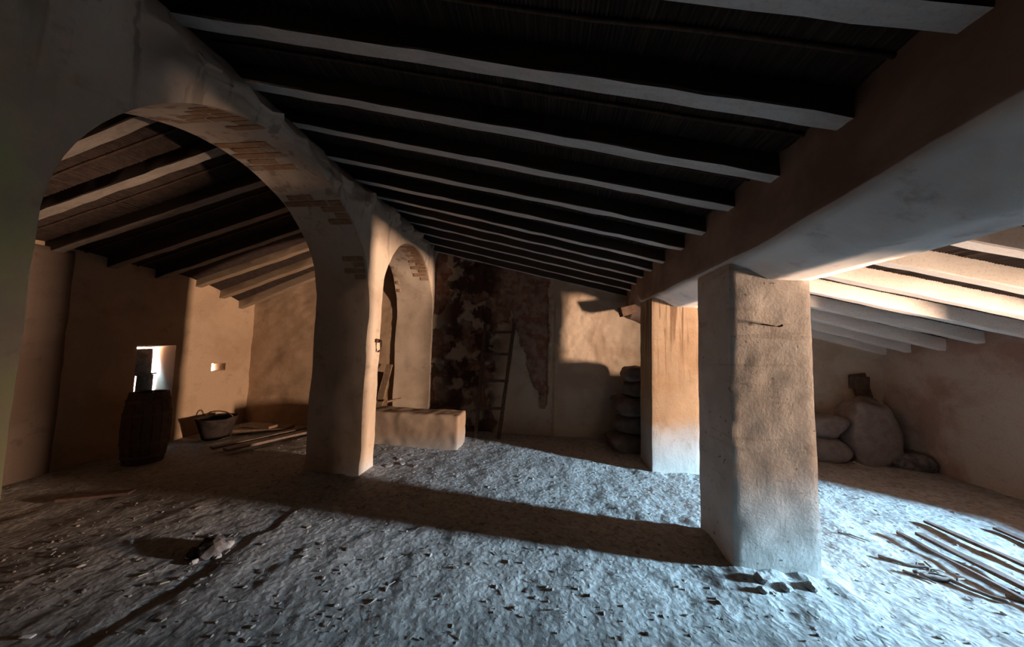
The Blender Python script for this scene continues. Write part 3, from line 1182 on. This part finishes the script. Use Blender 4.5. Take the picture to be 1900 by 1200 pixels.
# ------------------------------------------------------------------ things on the floor
G5 = 'dark laths lying on the right floor'
LATHS = (((3.11, 3.24), (3.12, 2.20), 0.032, 0.016, 'thin dark lath on the pale floor, leftmost of the four'),
         ((3.27, 3.24), (3.27, 2.15), 0.062, 0.026, 'widest dark lath, right beside the thin leftmost one'),
         ((3.58, 3.48), (3.69, 2.15), 0.050, 0.022, 'dark lath with a wide gap on both sides, third from the left'),
         ((4.12, 3.46), (4.05, 2.15), 0.050, 0.022, 'dark lath lying farthest to the right at the frame edge'))
for k, (a, b, w, h, lab) in enumerate(LATHS):
    V, F = beam((a[0], a[1], 0), (b[0], b[1], 0), w, h, 18, 0.006, 31 + k * 4)
    c = Vector(((a[0] + b[0]) / 2, (a[1] + b[1]) / 2, 0.022 + h / 2))
    o = mesh('lath', [v - Vector((c[0], c[1], 0)) for v in V], F, M['pole'], smooth=False)
    o.location = c
    tag(o, lab, 'lath', G5)

TW = [([(2.63, 2.89), (2.75, 2.82), (2.86, 2.80), (2.95, 2.77)], .013, 'curved dark twig lying farthest from the viewer left of the laths'),
      ([(2.72, 2.70), (2.80, 2.675), (2.87, 2.67), (2.90, 2.61), (2.96, 2.54), (3.02, 2.50)], .017, 'longest bent dark branch left of the laths'),
      ([(2.72, 2.74), (2.82, 2.74), (2.93, 2.70)], .010, 'short straight twig just behind the long bent branch'),
      ([(2.93, 2.87), (2.90, 2.79), (2.88, 2.74)], .008, 'pale thin twig crossing the others left of the laths'),
      ([(2.64, 2.73), (2.70, 2.69), (2.745, 2.63)], .010, 'small twig left of the long bent branch'),
      ([(2.60, 3.20), (2.68, 3.17), (2.74, 3.08)], .007, 'thin curved twig beyond the others on the pale floor'),
      ([(3.08, 2.56), (3.16, 2.52), (3.24, 2.44)], .013, 'dark stub of branch in front of the widest lath')]
for k, (pl, r, lab) in enumerate(TW):
    P = []
    for i in range(len(pl) - 1):
        for q in range(4):
            t = q / 4
            P.append((pl[i][0] + (pl[i + 1][0] - pl[i][0]) * t, pl[i][1] + (pl[i + 1][1] - pl[i][1]) * t))
    P.append(pl[-1])
    pts = [Vector((x + .008 * ns(i * .6, k, 1), y + .008 * ns(i * .6, k, 5), floor_z(x, y) + r * 0.7 + .004)) for i, (x, y) in enumerate(P)]
    c = pts[len(pts) // 2].copy()
    parts = [tube([p - c for p in pts], r, 7, 0.5, k)]
    if k in (0, 1, 2):
        j = len(pts) // 2
        d = pts[j] - c
        parts.append(tube([d, d + Vector((.04, .03, .012)), d + Vector((.09, .04, .008))], r * .5, 6, .4, k))
    V, F = join(parts)
    o = mesh('twig', V, F, M['twig'])
    o.location = c
    tag(o, lab, 'twig', 'dry twigs beside the laths')


def clod_mesh(seed, sx, sy, sz):
    bm = bmesh.new()
    bmesh.ops.create_icosphere(bm, subdivisions=2, radius=1.0)
    for v in bm.verts:
        e = 1 + 0.35 * ns(v.co.x * 1.6 + seed, v.co.y * 1.6, v.co.z * 1.6)
        v.co = Vector((v.co.x * sx * e, v.co.y * sy * e, v.co.z * sz * e))
    V = [v.co.copy() for v in bm.verts]
    F = [tuple(v.index for v in f.verts) for f in bm.faces]
    bm.free()
    return V, F


def stone(x, y, s, label, mat, group, seed, flat=0.6):
    V, F = clod_mesh(seed, s, s * (0.7 + 0.3 * random.random()), s * flat)
    o = mesh('rubble_piece', V, F, M[mat], smooth=False)
    o.location = (x, y, floor_z(x, y) + s * flat * 0.55)
    o.rotation_euler = (0, 0, random.random() * 6.28)
    return tag(o, label, 'rubble', group)


# charred heap on the left floor
G6 = 'scraps of the small charred heap'
HP = [(-2.44, 2.16, .060, 'char', 'black charred lump, largest in the small heap on the left floor'),
      (-2.52, 2.22, .050, 'char', 'black charred lump at the back left of the small heap'),
      (-2.36, 2.13, .022, 'rubble', 'grey rubble scrap at the right front of the charred heap'),
      (-2.40, 2.24, .026, 'rubble', 'pale rubble scrap standing at the back right of the charred heap'),
      (-2.54, 2.12, .040, 'char', 'black scrap at the left front of the charred heap'),
      (-2.46, 2.06, .018, 'rubble', 'tiny grey scrap in front of the charred heap')]
for k, (x, y, s, m, lab) in enumerate(HP):
    stone(x, y, s * 1.35, lab, m, G6, k * 5.1, 0.75)
V, F = rough_box((-.030, -.012, -.004), (.030, .012, .004), .003, .01, .001)
o = mesh('paper_scrap', V, F, M['paper'])
o.location = (-2.70, 1.46, floor_z(-2.70, 1.46) + .012)
o.rotation_euler = (0, 0.1, 0.3)
tag(o, 'small white scrap on the floor in the bottom left corner', 'scrap')
# rubble at the foot of the nearest pillar and by the arch pier
G7 = 'lumps of rubble at the pillar foot'
RB = [(1.50, 2.44, .050, 'lump of pale rubble touching the nearest pillar at its left front foot'), (1.62, 2.40, .036, 'small pale lump in front of the nearest pillar, middle of three'),
      (1.80, 2.43, .042, 'flat pale lump at the right front foot of the nearest pillar'), (1.44, 2.34, .034, 'small lump lying in the shadow tip before the nearest pillar')]
for k, (x, y, s, lab) in enumerate(RB):
    stone(x, y, s, lab, 'rubble', G7, 40 + k * 3.3, 0.6)
G8 = 'flat rubble beside the arch pier'
for k, (x, y, s, lab) in enumerate(((-2.0, 3.92, .055, 'flat grey slab of rubble right beside the lit arch pier'), (-1.86, 4.02, .045, 'flat rubble slab between the arch pier and the bench'),
                                    (-1.66, 3.98, .040, 'pale sliver of rubble farthest out from the arch pier'), (-1.98, 4.18, .040, 'rounded rubble lump before the masonry bench'))):
    stone(x, y, s, lab, 'rubble', G8, 70 + k * 2.9, 0.35)

# crumbs and straw strewn over the whole floor
base = []
for k in range(6):
    bm = bmesh.new()
    bmesh.ops.create_icosphere(bm, subdivisions=1, radius=1.0)
    for v in bm.verts:
        v.co *= 1 + 0.5 * ns(v.co.x * 2 + k * 7, v.co.y * 2, v.co.z * 2)
    base.append(([v.co.copy() for v in bm.verts], [tuple(v.index for v in f.verts) for f in bm.faces]))
    bm.free()
def inside(x, y, e=0.03):
    for (a, b, c, d) in ((1.37, 1.96, 2.53, 3.06), (1.35, 1.95, 4.26, 4.80), (-2.88, -2.15, -3.2, 1.08), (-2.88, -2.15, 3.54, 3.87), (-2.96, -1.29, 4.64, 5.12),
                         (1.0, 3.5, 4.85, 5.5), (3.6, 5.4, 5.0, 5.7)):
        if a - e < x < b + e and c - e < y < d + e:
            return True
    return False


V, F = [], []
rnd = random.Random(3)
for k in range(4200):
    x, y = rnd.uniform(-4.2, 4.8), 1.25 + 4.3 * rnd.random() ** 1.4
    if inside(x, y) or ns(x * 1.1, y * 1.1, 30) + rnd.uniform(-.3, .5) < -0.05:
        continue
    s = 0.003 + 0.011 * rnd.random() ** 4
    v, f = base[k % 6]
    a = rnd.random() * 6.28
    ca, sa_ = math.cos(a), math.sin(a)
    z = floor_z(x, y)
    o = len(V)
    sx, sy, sz = s * rnd.uniform(.8, 1.8), s, s * rnd.uniform(.4, .8)
    for p in v:
        px, py = p.x * sx, p.y * sy
        V.append((x + px * ca - py * sa_, y + px * sa_ + py * ca, z + p.z * sz + sz * .4))
    F += [tuple(i + o for i in q) for q in f]
tag(mesh('floor_crumbs', V, F, M['rubble'], smooth=False), 'crumbs of plaster and earth strewn over the floor', 'debris', kind='stuff')
V, F = [], []
for k in range(700):
    x, y = rnd.uniform(-3.6, 4.6), 1.25 + 3.8 * rnd.random() ** 1.3
    if inside(x, y):
        continue
    L, w = rnd.uniform(.012, .05), rnd.uniform(.001, .0025)
    a = rnd.random() * 6.28
    d, s = Vector((math.cos(a), math.sin(a), 0)), Vector((-math.sin(a), math.cos(a), 0))
    c = Vector((x, y, floor_z(x, y) + .006))
    o = len(V)
    for e in (-1, 1):
        for q in ((-1, 0), (1, 0), (0, 1.6)):
            V.append(c + d * e * L / 2 + s * q[0] * w + Vector((0, 0, q[1] * w + e * rnd.uniform(-.004, .006))))
    F += [(o, o + 3, o + 4, o + 1), (o + 1, o + 4, o + 5, o + 2), (o + 2, o + 5, o + 3, o), (o, o + 1, o + 2), (o + 3, o + 5, o + 4)]
tag(mesh('straw', V, F, M['straw'], smooth=False), 'bits of straw and chips scattered on the earth floor', 'straw', kind='stuff')
